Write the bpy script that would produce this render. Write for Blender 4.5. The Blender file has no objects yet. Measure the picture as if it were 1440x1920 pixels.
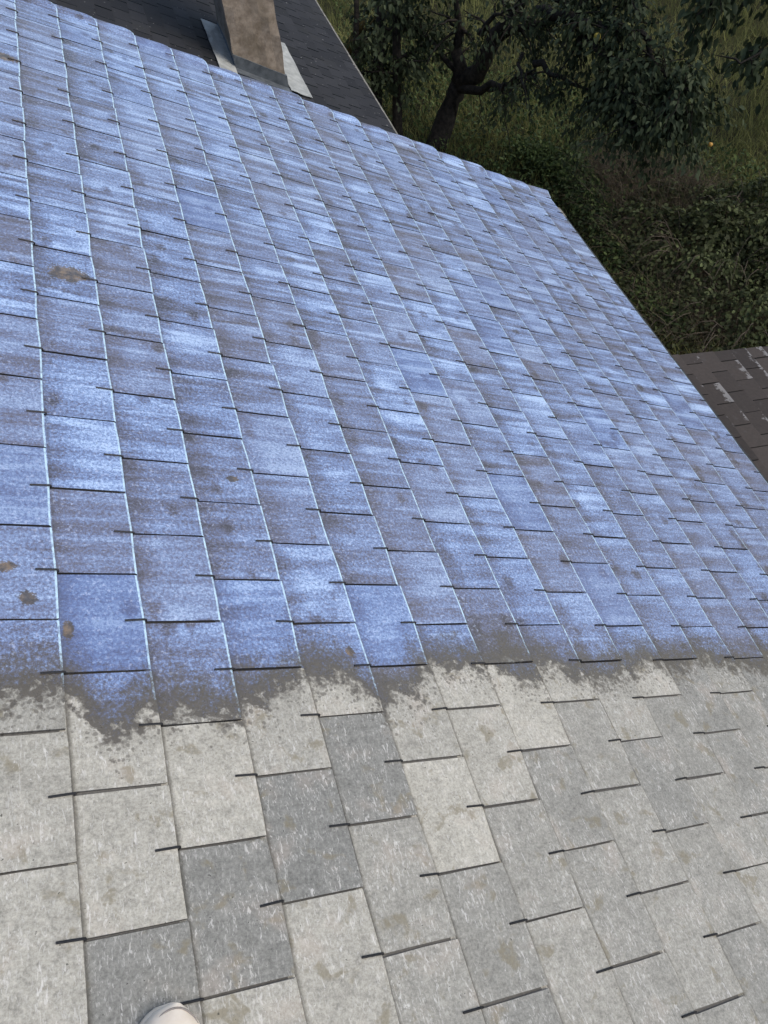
import bpy, math, random
import numpy as np
from mathutils import Vector, Matrix

random.seed(7); rng = np.random.default_rng(7)
sc = bpy.context.scene
COL = sc.collection

# ------------------------------------------------------------------ frame of the main roof
W = 0.225                         # slate width along the eave
G = 0.7114 * W                    # exposed gauge down the slope
PITCH = math.radians(32)
EAVE_Z = 4.2
D1 = Vector((math.cos(PITCH), 0, -math.sin(PITCH)))     # down the slope
YV = Vector((0, 1, 0))                                   # along the eave
NN = Vector((math.sin(PITCH), 0, math.cos(PITCH)))       # out of the roof
O = Vector((0, 0, EAVE_Z + 18 * G * math.sin(PITCH)))
def roof_pt(u, v, h=0.0):         # u in courses, v in slate widths, h in metres
    return O + D1 * (u * G) + YV * (v * W) + NN * h

# ------------------------------------------------------------------ camera
RC = Matrix(((0.84681714, -0.2900164, 0.44586009), (0.08000371, -0.75927581, -0.64583253), (0.5258328, 0.58257251, -0.61976538)))
FPX = 1538.28
MROOF = Matrix((D1, YV, NN)).transposed()
CAM_POS = O + MROOF @ (Vector((-1.3716224, -3.5682855, 5.99523668)) * W)
WC = MROOF @ RC.transposed()      # columns: right, down, forward in the world
cam_d = bpy.data.cameras.new('camera'); cam = bpy.data.objects.new('camera', cam_d); COL.objects.link(cam)
cam_d.sensor_fit = 'VERTICAL'; cam_d.sensor_height = 24.0; cam_d.lens = 24.0 * FPX / 1920.0
cam_d.clip_start = 0.05; cam_d.clip_end = 800
right, down, fwd = WC.col[0], WC.col[1], WC.col[2]
cam.matrix_world = Matrix(((right.x, -down.x, -fwd.x, CAM_POS.x), (right.y, -down.y, -fwd.y, CAM_POS.y), (right.z, -down.z, -fwd.z, CAM_POS.z), (0, 0, 0, 1)))
sc.camera = cam
def ray(x, y):
    return WC @ Vector(((x - 720) / FPX, (y - 960) / FPX, 1.0))
def at(x, y, depth):
    return CAM_POS + ray(x, y) * depth
def at_z(x, y, z=0.0):
    r = ray(x, y); return CAM_POS + r * ((z - CAM_POS.z) / r.z)
def to_px(p):
    c = WC.transposed() @ (p - CAM_POS)
    return (720 + FPX * c.x / c.z, 960 + FPX * c.y / c.z, c.z)

# ------------------------------------------------------------------ light
world = bpy.data.worlds.new('World'); sc.world = world; world.use_nodes = True
wn = world.node_tree; wn.nodes.clear()
sky = wn.nodes.new('ShaderNodeTexSky'); sky.sky_type = 'NISHITA'; sky.sun_disc = False
SUN_EL, SUN_AZ = math.radians(50), math.radians(122)      # azimuth clockwise from +Y
sky.sun_elevation = SUN_EL; sky.sun_rotation = SUN_AZ; sky.air_density = 1.0; sky.dust_density = 2.5; sky.ozone_density = 1.0
bg = wn.nodes.new('ShaderNodeBackground'); bg.inputs['Strength'].default_value = 0.14
wo = wn.nodes.new('ShaderNodeOutputWorld')
wn.links.new(sky.outputs[0], bg.inputs[0]); wn.links.new(bg.outputs[0], wo.inputs[0])
sun_d = bpy.data.lights.new('sun', 'SUN'); sun_d.energy = 0.8; sun_d.angle = math.radians(36); sun_d.color = (1.0, 0.93, 0.82)
sun = bpy.data.objects.new('sun', sun_d); COL.objects.link(sun)
sdir = Vector((math.sin(SUN_AZ) * math.cos(SUN_EL), math.cos(SUN_AZ) * math.cos(SUN_EL), math.sin(SUN_EL)))
sun.rotation_euler = (-sdir).to_track_quat('-Z', 'Y').to_euler()
sun.location = (0, 0, 30)
cy = sc.cycles; cy.max_bounces = 5; cy.diffuse_bounces = 3; cy.glossy_bounces = 2; cy.transmission_bounces = 2; cy.transparent_max_bounces = 4
vs = sc.view_settings; vs.view_transform = 'Standard'; vs.look = 'None'; vs.exposure = 0.50; vs.gamma = 1.0; vs.use_curve_mapping = False

# ------------------------------------------------------------------ node helper
class NT:
    def __init__(s, name):
        s.m = bpy.data.materials.new(name); s.m.use_nodes = True
        s.t = s.m.node_tree; s.t.nodes.clear()
    def n(s, typ, **kw):
        nd = s.t.nodes.new(typ)
        for k, v in kw.items(): setattr(nd, k, v)
        return nd
    def put(s, sock, v):
        if isinstance(v, bpy.types.NodeSocket): s.t.links.new(v, sock)
        elif v is not None:
            if sock.type == 'RGBA' and len(v) == 3: v = (*v, 1)
            sock.default_value = v
    def math(s, op, a, b=None, c=None, clamp=False):
        nd = s.n('ShaderNodeMath', operation=op, use_clamp=clamp)
        for i, v in enumerate((a, b, c)):
            if v is not None: s.put(nd.inputs[i], v)
        return nd.outputs[0]
    def add(s, a, b): return s.math('ADD', a, b)
    def sub(s, a, b): return s.math('SUBTRACT', a, b)
    def mul(s, a, b): return s.math('MULTIPLY', a, b)
    def vm(s, op, a, b=None):
        nd = s.n('ShaderNodeVectorMath', operation=op)
        s.put(nd.inputs[0], a)
        if b is not None: s.put(nd.inputs[1], b)
        return nd.outputs['Value'] if op in ('DOT_PRODUCT', 'DISTANCE', 'LENGTH') else nd.outputs[0]
    def comb(s, x, y, z=0.0):
        nd = s.n('ShaderNodeCombineXYZ')
        for i, v in enumerate((x, y, z)): s.put(nd.inputs[i], v)
        return nd.outputs[0]
    def noise(s, vec, scale, detail=3.0, rough=0.55, dist=0.0):
        nd = s.n('ShaderNodeTexNoise'); s.put(nd.inputs['Vector'], vec)
        nd.inputs['Scale'].default_value = scale; nd.inputs['Detail'].default_value = detail
        nd.inputs['Roughness'].default_value = rough; nd.inputs['Distortion'].default_value = dist
        return nd.outputs[0]
    def vor(s, vec, scale, out='Distance', feature='F1', rand=1.0):
        nd = s.n('ShaderNodeTexVoronoi', feature=feature); s.put(nd.inputs['Vector'], vec)
        nd.inputs['Scale'].default_value = scale; nd.inputs['Randomness'].default_value = rand
        return nd.outputs[out]
    def sm(s, x, a, b, lo=0.0, hi=1.0):
        nd = s.n('ShaderNodeMapRange', interpolation_type='SMOOTHSTEP')
        s.put(nd.inputs[0], x); nd.inputs[1].default_value = a; nd.inputs[2].default_value = b
        nd.inputs[3].default_value = lo; nd.inputs[4].default_value = hi
        return nd.outputs[0]
    def mix(s, f, a, b, mode='MIX'):
        nd = s.n('ShaderNodeMix', data_type='RGBA', blend_type=mode)
        s.put(nd.inputs[0], f); s.put(nd.inputs[6], a); s.put(nd.inputs[7], b)
        return nd.outputs[2]
    def ramp(s, f, stops):
        nd = s.n('ShaderNodeValToRGB'); s.put(nd.inputs[0], f); cr = nd.color_ramp
        while len(cr.elements) < len(stops): cr.elements.new(0.5)
        for e, (p, c) in zip(cr.elements, stops): e.position = p; e.color = (*c, 1)
        return nd.outputs[0]
    def attr(s, name, typ='GEOMETRY'):
        nd = s.n('ShaderNodeAttribute', attribute_type=typ, attribute_name=name); return nd.outputs['Fac']
    def both(s, name): return s.add(s.attr(name, 'OBJECT'), s.attr('g_' + name))
    def pos(s): return s.n('ShaderNodeNewGeometry').outputs['Position']
    def objco(s): return s.n('ShaderNodeTexCoord').outputs['Object']
    def bump(s, h, strength, dist):
        nd = s.n('ShaderNodeBump'); nd.inputs['Strength'].default_value = strength; nd.inputs['Distance'].default_value = dist
        s.put(nd.inputs['Height'], h); return nd.outputs[0]
    def out(s, color, rough=0.7, normal=None, spec=0.5, metal=0.0, extra=None):
        b = s.n('ShaderNodeBsdfPrincipled'); s.put(b.inputs['Base Color'], color); s.put(b.inputs['Roughness'], rough)
        s.put(b.inputs['Specular IOR Level'], spec); s.put(b.inputs['Metallic'], metal)
        if normal is not None: s.put(b.inputs['Normal'], normal)
        o = s.n('ShaderNodeOutputMaterial'); s.t.links.new(b.outputs[0], o.inputs[0])
        s.b = b; s.o = o
        return s.m

# ------------------------------------------------------------------ materials
def mat_main_slate():
    k = NT('weathered_slate')
    rel = k.vm('SUBTRACT', k.pos(), tuple(O))
    u = k.vm('DOT_PRODUCT', rel, tuple(D1)); v = k.vm('DOT_PRODUCT', rel, tuple(YV))
    tone = k.both('tone'); seed = k.both('seed'); expo = k.attr('expo'); arris = k.attr('arris')
    uv = k.comb(u, v); uvs = k.comb(k.add(u, k.mul(seed, 13.7)), k.add(v, k.mul(seed, 7.3)))
    # --- dry stone
    n_lo = k.noise(uvs, 11, 4); n_mid = k.noise(uvs, 60, 4, 0.74); n_hi = k.noise(uvs, 185, 3, 0.78)
    dry = k.mix(tone, (0.185, 0.190, 0.178), (0.465, 0.448, 0.380))
    gain = k.add(-0.56, k.add(k.mul(n_mid, 1.15), k.add(k.mul(n_hi, 1.35), k.mul(n_lo, 0.50))))
    dry = k.mix(1.0, dry, k.comb(gain, gain, gain), 'MULTIPLY')
    mp = k.n('ShaderNodeMapping'); k.put(mp.inputs['Vector'], uvs); mp.inputs['Rotation'].default_value = (0, 0, math.radians(-52)); mp.inputs['Scale'].default_value = (205, 70, 1)
    fl = k.noise(mp.outputs[0], 1.0, 4.0, 0.68, 0.8)
    flm = k.mul(k.sm(fl, 0.545, 0.63), k.sm(n_lo, 0.38, 0.62, 0.12, 1.0))
    dry = k.mix(k.mul(flm, 0.68), dry, (0.66, 0.65, 0.605))
    st = k.mul(k.sm(k.noise(uvs, 17, 4, 0.6, 0.4), 0.575, 0.66), k.sm(n_mid, 0.30, 0.55))
    dry = k.mix(k.mul(st, 0.66), dry, (0.200, 0.175, 0.112))
    dry = k.mix(k.mul(k.sm(n_lo, 0.52, 0.72), 0.30), dry, (0.40, 0.335, 0.275))
    mp2 = k.n('ShaderNodeMapping'); k.put(mp2.inputs['Vector'], uvs); mp2.inputs['Rotation'].default_value = (0, 0, math.radians(-60)); mp2.inputs['Scale'].default_value = (85, 24, 1)
    dry = k.mix(k.mul(k.sm(k.noise(mp2.outputs[0], 1.0, 4.0, 0.72, 1.2), 0.615, 0.68), 0.55), dry, (0.72, 0.71, 0.67))
    pit = k.sm(k.noise(uvs, 120, 2), 0.705, 0.75); dry = k.mix(k.mul(pit, 0.8), dry, (0.04, 0.04, 0.035))
    # --- wet rim and bluish film above the line between dry and wet slate
    vw = k.mul(v, 1.0 / W)
    fine = k.noise(uv, 150, 3, 0.82); n60 = k.noise(uv, 62, 4, 0.7, 0.4); n30 = k.noise(uv, 30, 4, 0.65)
    lob = k.noise(k.comb(u, k.mul(seed, 3.1)), 7.0, 2)
    d = k.add(vw, k.add(k.mul(k.sub(lob, 0.5), 0.85), k.add(k.mul(k.sub(n30, 0.5), 0.75), 0.16)))
    uc = k.mul(u, 1.0 / G)
    d = k.add(d, k.add(k.mul(k.mul(k.sm(uc, 2.7, 1.7), k.sm(uc, -0.2, 0.5)), 0.30), k.mul(k.mul(k.sm(uc, 3.7, 4.0), k.sm(uc, 4.9, 4.5)), 0.24)))
    wet = k.sm(k.add(d, k.mul(k.sub(n60, 0.5), 0.75)), -0.09, 0.09)
    drop = k.sm(k.add(k.vor(uv, 95), k.add(k.mul(k.sub(n60, 0.5), 1.3), k.sm(d, -0.02, -0.50, 0.0, 0.42))), 0.46, 0.26)
    wet = k.math('MAXIMUM', wet, k.mul(drop, 0.66))
    film_sheen_mask = k.sm(k.add(d, k.mul(k.sub(fine, 0.5), 0.80)), 0.10, 0.62)
    wetc = k.mix(n60, (0.055, 0.048, 0.036), (0.140, 0.123, 0.092))
    # --- film: blue sky sheen of the wet slates, put into its colour
    band = k.noise(k.comb(k.mul(u, 2.1), k.mul(v, 25.0), k.mul(seed, 37.0)), 1.0, 3.0, 0.55, 0.9)
    band2 = k.noise(k.comb(k.mul(u, 14), k.mul(v, 90), k.mul(seed, 31.0)), 1.0, 3, 0.65, 0.4)
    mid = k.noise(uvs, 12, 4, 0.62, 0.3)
    head = k.sm(k.add(k.math('FRACT', k.mul(u, 1.0 / G)), k.mul(k.sub(mid, 0.5), 0.35)), 0.0, 0.45, -0.17, 0.03)  # thinner film at the head, with the overlap's shade strip painted in
    far = k.sm(vw, 1.0, 6.0, 0.65, 1.15)
    am = k.add(0.555, k.mul(k.sub(tone, 0.5), 0.26))
    am = k.add(am, k.mul(k.mul(k.sub(band, 0.5), 1.30), far))
    am = k.add(am, k.mul(k.sub(band2, 0.5), 0.20))
    am = k.add(am, k.mul(k.sub(mid, 0.5), 0.36))
    am = k.add(am, k.mul(k.sub(fine, 0.5), 1.50))
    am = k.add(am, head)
    vd = k.vor(k.comb(k.add(k.mul(u, 10.0), seed), k.mul(v, 8.0)), 1.0)
    spot = k.mul(k.sm(k.add(vd, k.mul(k.sub(n60, 0.5), 0.30)), 0.25, 0.08), k.sm(n_lo, 0.40, 0.50))
    am = k.sub(am, k.mul(spot, 0.30))
    am = k.sub(am, k.sm(d, 1.0, 0.15, 0.0, 0.20))
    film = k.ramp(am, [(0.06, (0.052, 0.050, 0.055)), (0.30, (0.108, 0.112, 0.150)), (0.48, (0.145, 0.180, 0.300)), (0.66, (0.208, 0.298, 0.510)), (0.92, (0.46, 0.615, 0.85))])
    hue = k.sm(k.noise(k.comb(k.mul(seed, 5.1), 0.3), 3.0, 0), 0.35, 0.7)
    film = k.mix(k.mul(hue, 0.28), film, (0.190, 0.175, 0.190))
    blu = k.sm(tone, 0.72, 0.95); film = k.mix(k.mul(blu, 0.45), film, (0.085, 0.140, 0.33))
    grit = k.noise(uv, 105, 3.0, 0.72)
    film = k.mix(k.mul(k.sm(grit, 0.545, 0.66), k.sm(mid, 0.36, 0.60, 0.12, 0.46)), film, (0.56, 0.64, 0.82))
    film = k.mix(k.mul(k.sm(grit, 0.42, 0.33), 0.40), film, (0.075, 0.075, 0.095))
    # patches without the blue sheen, where ochre stone shows
    bare = None
    for (px, py, r, sx) in ((128, 512, 0.044, 1.5), (52, 1120, 0.018, 1.0), (128, 1178, 0.024, 0.5), (8, 1060, 0.016, 1.7), (438, 897, 0.011, 1.4), (655, 1222, 0.014, 1.0), (5, 105, 0.040, 1.6)):
        rr = ray(px, py); t = (O - CAM_POS).dot(NN) / rr.dot(NN); q = CAM_POS + rr * t - O
        dd = k.vm('LENGTH', k.comb(k.mul(k.sub(u, q.dot(D1)), 1.0 / sx), k.sub(v, q.y)))
        b_ = k.sm(k.add(k.math('DIVIDE', dd, r), k.add(k.mul(k.sub(n30, 0.5), 1.9), k.mul(k.sub(fine, 0.5), 1.3))), 1.0, 0.66)
        bare = b_ if bare is None else k.math('MAXIMUM', bare, b_)
    bcol = k.mix(k.sm(n30, 0.40, 0.62), (0.075, 0.064, 0.050), (0.22, 0.16, 0.095))
    film_sheen_mask = k.mul(film_sheen_mask, k.sub(1.0, k.mul(bare, 0.92)))
    wetc = k.mix(bare, wetc, bcol)
    overlap_shade = k.mul(k.sm(k.add(k.math('FRACT', uc), k.mul(k.sub(n30, 0.5), 0.05)), 0.070, 0.004), k.sub(1.0, k.mul(wet, 0.55)))     # shade line below the overlapping course, painted as a dark band
    col = k.mix(wet, dry, wetc); col = k.mix(film_sheen_mask, col, film)
    col = k.mix(k.mul(overlap_shade, 0.72), col, (0.050, 0.046, 0.038))
    # sky glint on the tail arris, painted as a pale colour in the film zone
    arris_glint = k.mul(k.mul(arris, film_sheen_mask), k.sm(n60, 0.30, 0.60, 0.25, 1.0))
    col = k.mix(arris_glint, col, (0.52, 0.72, 0.84))
    col = k.mix(expo, k.mix(wet, k.mix(n_hi, (0.06, 0.06, 0.057), (0.22, 0.215, 0.20)), (0.035, 0.034, 0.035)), col)
    rough = k.add(k.mix(wet, (0.88,) * 3, (0.30,) * 3), k.mul(k.sub(n_mid, 0.5), 0.30))
    h = k.add(n_mid, k.mul(n_hi, 0.45))
    return k.out(col, rough, k.bump(h, 0.45, 0.0026), k.mix(wet, (0.3,) * 3, (0.65,) * 3))

def mat_dark_slate():
    k = NT('charcoal_slate'); p = k.pos(); tone = k.both('tone'); expo = k.attr('expo')
    n = k.noise(p, 55, 4, 0.7)
    c = k.mix(tone, (0.017, 0.0172, 0.0192), (0.033, 0.0333, 0.036))
    g_ = k.add(0.65, k.mul(n, 0.7)); c = k.mix(1.0, c, k.comb(g_, g_, g_), 'MULTIPLY')
    c = k.mix(k.sm(k.noise(p, 34, 2, 0.4), 0.735, 0.76), c, (0.30, 0.30, 0.28))
    c = k.mix(k.mul(k.sm(k.noise(p, 3, 3), 0.5, 0.7), 0.35), c, (0.027, 0.026, 0.021))
    c = k.mix(expo, (0.004, 0.010, 0.011), c)
    return k.out(c, 0.75, k.bump(n, 0.3, 0.002), 0.22)

def mat_peeling_slate():
    k = NT('peeling_slate'); tone = k.both('tone'); seed = k.both('seed'); flake = k.both('flake'); expo = k.attr('expo')
    p = k.pos(); lx = k.attr('lx'); ly = k.attr('ly')
    n = k.noise(p, 40, 5, 0.7)
    c = k.mix(tone, (0.034, 0.0275, 0.0230), (0.060, 0.049, 0.041))
    g_ = k.add(0.6, k.mul(n, 0.8)); c = k.mix(1.0, c, k.comb(g_, g_, g_), 'MULTIPLY')
    c = k.mix(k.mul(k.sm(k.noise(p, 16, 4), 0.60, 0.72), 0.4), c, (0.075, 0.07, 0.066))
    e = k.add(k.sub(1.0, lx), k.mul(k.sub(k.noise(p, 15, 6, 0.75), 0.5), 1.9))     # pale stone along the tail where the coat has lifted
    fm = k.sm(k.sub(k.sub(k.mul(flake, 0.46), 0.13), e), 0.0, 0.05)
    c = k.mix(fm, c, k.mix(n, (0.13, 0.125, 0.118), (0.27, 0.262, 0.25)))
    c = k.mix(expo, (0.014, 0.013, 0.012), c)
    return k.out(c, 0.75, k.bump(n, 0.3, 0.002), 0.3)

def mat_noise(name, c0, c1, scale, rough=0.7, bump=0.3, bd=0.003, metal=0.0, spec=0.4, detail=4, lo=0.3, hi=0.7, c2=None):
    k = NT(name); p = k.pos(); n = k.noise(p, scale, detail, 0.65)
    c = k.mix(k.sm(n, lo, hi), c0, c1)
    if c2 is not None: c = k.mix(k.mul(k.sm(k.noise(p, scale * 0.23, 3), 0.48, 0.66), 0.7), c, c2)
    return k.out(c, rough, k.bump(k.noise(p, scale * 3, 4, 0.7), bump, bd), spec, metal)

def mat_leaf(name, dark, mid, light, rough=0.55, trans=0.25, spec=0.35):
    k = NT(name); r = k.attr('rnd')
    c = k.ramp(r, [(0.0, dark), (0.6, mid), (1.0, light)])
    m = k.out(c, rough, None, spec)
    tr = k.n('ShaderNodeBsdfTranslucent'); k.put(tr.inputs[0], c)
    mx = k.n('ShaderNodeMixShader'); mx.inputs[0].default_value = trans
    k.t.links.new(k.b.outputs[0], mx.inputs[1]); k.t.links.new(tr.outputs[0], mx.inputs[2]); k.t.links.new(mx.outputs[0], k.o.inputs[0])
    return m

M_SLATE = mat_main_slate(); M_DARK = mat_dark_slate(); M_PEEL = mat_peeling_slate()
M_HOOK = mat_noise('black_hook_wire', (0.008, 0.008, 0.010), (0.022, 0.022, 0.024), 200, 0.5, 0.1, 0.0005, 0.0, 0.4)
M_DECK = mat_noise('roof_underlay', (0.02, 0.02, 0.02), (0.035, 0.034, 0.032), 8, 0.9)
M_RENDER = mat_noise('rough_house_render', (0.26, 0.24, 0.21), (0.36, 0.34, 0.30), 6, 0.9)
M_TRIM = mat_noise('dark_metal_trim', (0.018, 0.020, 0.022), (0.05, 0.052, 0.055), 14, 0.5, 0.15, 0.001)
M_PALE = mat_noise('pale_weathered_strip', (0.14, 0.13, 0.105), (0.27, 0.26, 0.22), 20, 0.7, 0.2, 0.001)
M_CHIM = mat_noise('chimney_render', (0.20, 0.160, 0.120), (0.36, 0.30, 0.235), 13, 0.95, 0.8, 0.006, 0.0, 0.2, 6, 0.3, 0.7, (0.18, 0.145, 0.10))
M_ZINC = mat_noise('zinc_flashing', (0.26, 0.27, 0.25), (0.44, 0.45, 0.42), 9, 0.6, 0.15, 0.002, 0.0, 0.5, 5, 0.3, 0.7)
M_LEAD = mat_noise('lead_apron', (0.060, 0.070, 0.078), (0.125, 0.14, 0.15), 12, 0.6, 0.2, 0.002)
M_SHOE = mat_noise('white_canvas', (0.80, 0.70, 0.56), (0.88, 0.79, 0.66), 40, 0.7, 0.15, 0.0006)
M_SOLE = mat_noise('off_white_rubber', (0.68, 0.59, 0.46), (0.78, 0.70, 0.58), 30, 0.55, 0.1, 0.0006)
M_STITCH = mat_noise('grey_stitching', (0.20, 0.18, 0.16), (0.30, 0.27, 0.24), 50, 0.8)
M_BARK = mat_noise('dark_bark', (0.012, 0.011, 0.010), (0.040, 0.035, 0.028), 16, 0.95, 0.9, 0.02, 0.0, 0.15, 6)
M_MOSS = mat_noise('mossy_bark', (0.05, 0.042, 0.018), (0.14, 0.11, 0.04), 14, 0.95, 0.6, 0.02, 0.0, 0.15, 6)
M_APPLE = mat_noise('yellow_apple_skin', (0.20, 0.20, 0.06), (0.30, 0.29, 0.09), 30, 0.4)
M_QUINCE = mat_noise('ripe_yellow_skin', (0.30, 0.235, 0.03), (0.40, 0.31, 0.045), 25, 0.45)
M_ORANGE = mat_noise('orange_leaf', (0.40, 0.20, 0.04), (0.5, 0.28, 0.06), 25, 0.5)
M_LEAF = mat_leaf('apple_leaf', (0.021, 0.031, 0.015), (0.046, 0.063, 0.030), (0.10, 0.12, 0.062), 0.65, 0.2, 0.2)
M_BRAM = mat_leaf('bramble_leaf', (0.036, 0.041, 0.018), (0.076, 0.092, 0.036), (0.17, 0.205, 0.080), 0.65, 0.25, 0.2)
M_GRASS = mat_leaf('grass_blade', (0.12, 0.128, 0.045), (0.235, 0.24, 0.085), (0.36, 0.335, 0.14), 0.7, 0.3, 0.15)
M_STRAW = mat_leaf('dry_stalk', (0.062, 0.049, 0.030), (0.12, 0.095, 0.060), (0.24, 0.195, 0.125), 0.8, 0.15)
M_WEED = mat_leaf('weed_leaf', (0.036, 0.056, 0.019), (0.078, 0.115, 0.038), (0.15, 0.19, 0.062), 0.65, 0.3, 0.2)
M_CANE = mat_noise('bramble_cane', (0.045, 0.034, 0.024), (0.11, 0.088, 0.060), 20, 0.85)

# ------------------------------------------------------------------ object helpers
def link(o, parent=None):
    COL.objects.link(o)
    if parent is not None: o.parent = parent
    return o
def tag(o, label, cat, group=None):
    o['label'] = label; o['category'] = cat
    if group: o['group'] = group
    return o
def empty(name, loc, label=None, cat=None, group=None):
    o = bpy.data.objects.new(name, None); o.location = loc; o.empty_display_size = 0.2; COL.objects.link(o)
    if label: tag(o, label, cat, group)
    return o
class MB:                                                # collects vertices and faces in world or local space
    def __init__(s): s.v = []; s.f = []; s.mi = []
    def quad_box(s, c8, mi=0):
        b = len(s.v); s.v += [tuple(p) for p in c8]
        for f in ((0, 3, 2, 1), (4, 5, 6, 7), (0, 1, 5, 4), (1, 2, 6, 5), (2, 3, 7, 6), (3, 0, 4, 7)):
            s.f.append(tuple(b + i for i in f)); s.mi.append(mi)
    def box(s, o, ax, ay, az, x0, x1, y0, y1, z0, z1, mi=0):
        P = lambda x, y, z: o + ax * x + ay * y + az * z
        s.quad_box([P(x0, y0, z0), P(x1, y0, z0), P(x1, y1, z0), P(x0, y1, z0), P(x0, y0, z1), P(x1, y0, z1), P(x1, y1, z1), P(x0, y1, z1)], mi)
    def tube(s, pts, rad, n=8, cap=True, mi=0, wob=0.0):
        pts = [Vector(p) for p in pts]; b = len(s.v); m = len(pts)
        ref = Vector((0.31, 0.17, 0.93))
        for i, p in enumerate(pts):
            t = (pts[min(i + 1, m - 1)] - pts[max(i - 1, 0)]).normalized()
            a = t.cross(ref)
            if a.length < 1e-3: a = t.cross(Vector((1, 0, 0)))
            a.normalize(); c = t.cross(a)
            r = rad[i] if hasattr(rad, '__len__') else rad
            for j in range(n):
                th = 2 * math.pi * j / n; rr = r * (1 + wob * random.uniform(-1, 1))
                s.v.append(tuple(p + (a * math.cos(th) + c * math.sin(th)) * rr))
        for i in range(m - 1):
            for j in range(n):
                j2 = (j + 1) % n
                s.f.append((b + i * n + j, b + i * n + j2, b + (i + 1) * n + j2, b + (i + 1) * n + j)); s.mi.append(mi)
        if cap:
            s.f.append(tuple(b + j for j in reversed(range(n)))); s.f.append(tuple(b + (m - 1) * n + j for j in range(n))); s.mi += [mi, mi]
    def mesh(s, name, mats, smooth=False):
        me = bpy.data.meshes.new(name); me.from_pydata(s.v, [], s.f)
        for m in (mats if isinstance(mats, (list, tuple)) else [mats]): me.materials.append(m)
        if len(me.materials) > 1: me.polygons.foreach_set('material_index', s.mi)
        if smooth: me.polygons.foreach_set('use_smooth', [True] * len(me.polygons))
        me.update(); return me
    def build(s, name, mats, parent=None, smooth=False):
        if parent is not None:
            l = parent.matrix_world.translation if parent.parent else parent.location
            s.v = [(p[0] - l[0], p[1] - l[1], p[2] - l[2]) for p in s.v]
        return link(bpy.data.objects.new(name, s.mesh(name, mats, smooth)), parent)
X, Y, Z = Vector((1, 0, 0)), Vector((0, 1, 0)), Vector((0, 0, 1))

# ------------------------------------------------------------------ slates
T = 0.0065; LEN = 2 * G + 0.08; TILT = T / G; GAP = 0.0050
def slate_geo(width, r, t=T, corner=0.0, bend=0.0, nx=4):
    """local: x down the slope (tail at 0, head at -LEN), y along the eave, z outward. Returns verts, faces, expo, arris, lx, ly"""
    ys = [(-0.5 + i / nx) * width for i in range(nx + 1)]
    if bend: ys = [y for y in ys if y < width / 2 - 0.09] + [width / 2 - 0.08, width / 2 - 0.06, width / 2 - 0.04, width / 2 - 0.02, width / 2 - 0.006, width / 2]
    n = len(ys)
    jit = [r.uniform(-0.0013, 0.0013) for _ in ys]; jit[-1] -= r.uniform(0, 0.002); jit[0] -= r.uniform(0, 0.002)
    skew = r.uniform(-0.0016, 0.0016)
    rows = [-LEN, -(G + 0.012), -G * 0.5, -0.0046, -0.0004]
    drop = [0, 0, 0, 0, 0.0007]
    vs, fs, expo, arr = [], [], [], []
    for ri, x in enumerate(rows):
        for i, y in enumerate(ys):
            xx = x + (jit[i] + skew * (y / width * 2) if ri >= 3 else 0)
            yy = y + (r.uniform(-0.0013, 0.0010) if i in (0, n - 1) else 0); z = t - drop[ri]
            e = width / 2 - y
            if corner and e < corner and ri >= 2: xx -= (1 - math.sqrt(max(0.0, 1 - ((corner - e) / corner) ** 2))) * corner * (0.9 if ri >= 3 else 0.3)
            if bend and e < 0.08: q_ = (0.08 - e) / 0.08; z += bend * (q_ * q_ * (3 - 2 * q_)) * (0.55 + 0.45 * min(1.0, (x + LEN) / LEN))
            vs.append((xx, yy, z))
    m = len(vs)
    for i, y in enumerate(ys):                                   # bottom rim: head row and tail row
        vs.append((vs[i][0], vs[i][1], vs[i][2] - t))
    for i, y in enumerate(ys):
        a = vs[(len(rows) - 1) * n + i]; vs.append((a[0] - 0.0006, a[1], a[2] - t + drop[-1]))
    for ri in range(len(rows) - 1):
        for i in range(n - 1):
            a = ri * n + i; fs.append((a, a + n, a + n + 1, a + 1)); expo.append(1.0 if ri >= 1 else 0.0); arr.append(1.0 if ri == 3 else 0.0)
    tl = (len(rows) - 1) * n
    for i in range(n - 1):
        fs.append((tl + i, m + n + i, m + n + i + 1, tl + i + 1)); expo.append(1.0); arr.append(0.8)      # tail face
        fs.append((i, i + 1, m + i + 1, m + i)); expo.append(0.0); arr.append(0.0)
        fs.append((m + i, m + i + 1, m + n + i + 1, m + n + i)); expo.append(0.0); arr.append(0.0)
    for i, rev in ((0, False), (n - 1, True)):                   # long sides
        loop = [ri * n + i for ri in range(len(rows))] + [m + n + i, m + i]
        fs.append(tuple(reversed(loop)) if not rev else tuple(loop)); expo.append(0.0); arr.append(0.0)
    return vs, fs, expo, arr
def slate_mesh(name, geo, mat):
    vs, fs, expo, arr = geo
    me = bpy.data.meshes.new(name); me.from_pydata(vs, [], fs); me.materials.append(mat)
    for nm, dat in (('expo', expo), ('arris', arr)):
        at_ = me.attributes.new(nm, 'FLOAT', 'FACE'); at_.data.foreach_set('value', dat)
    at_ = me.attributes.new('lx', 'FLOAT', 'POINT'); at_.data.foreach_set('value', [1 + p[0] / G for p in vs])
    at_ = me.attributes.new('ly', 'FLOAT', 'POINT'); at_.data.foreach_set('value', [p[1] / W for p in vs])
    me.update(); return me
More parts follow.
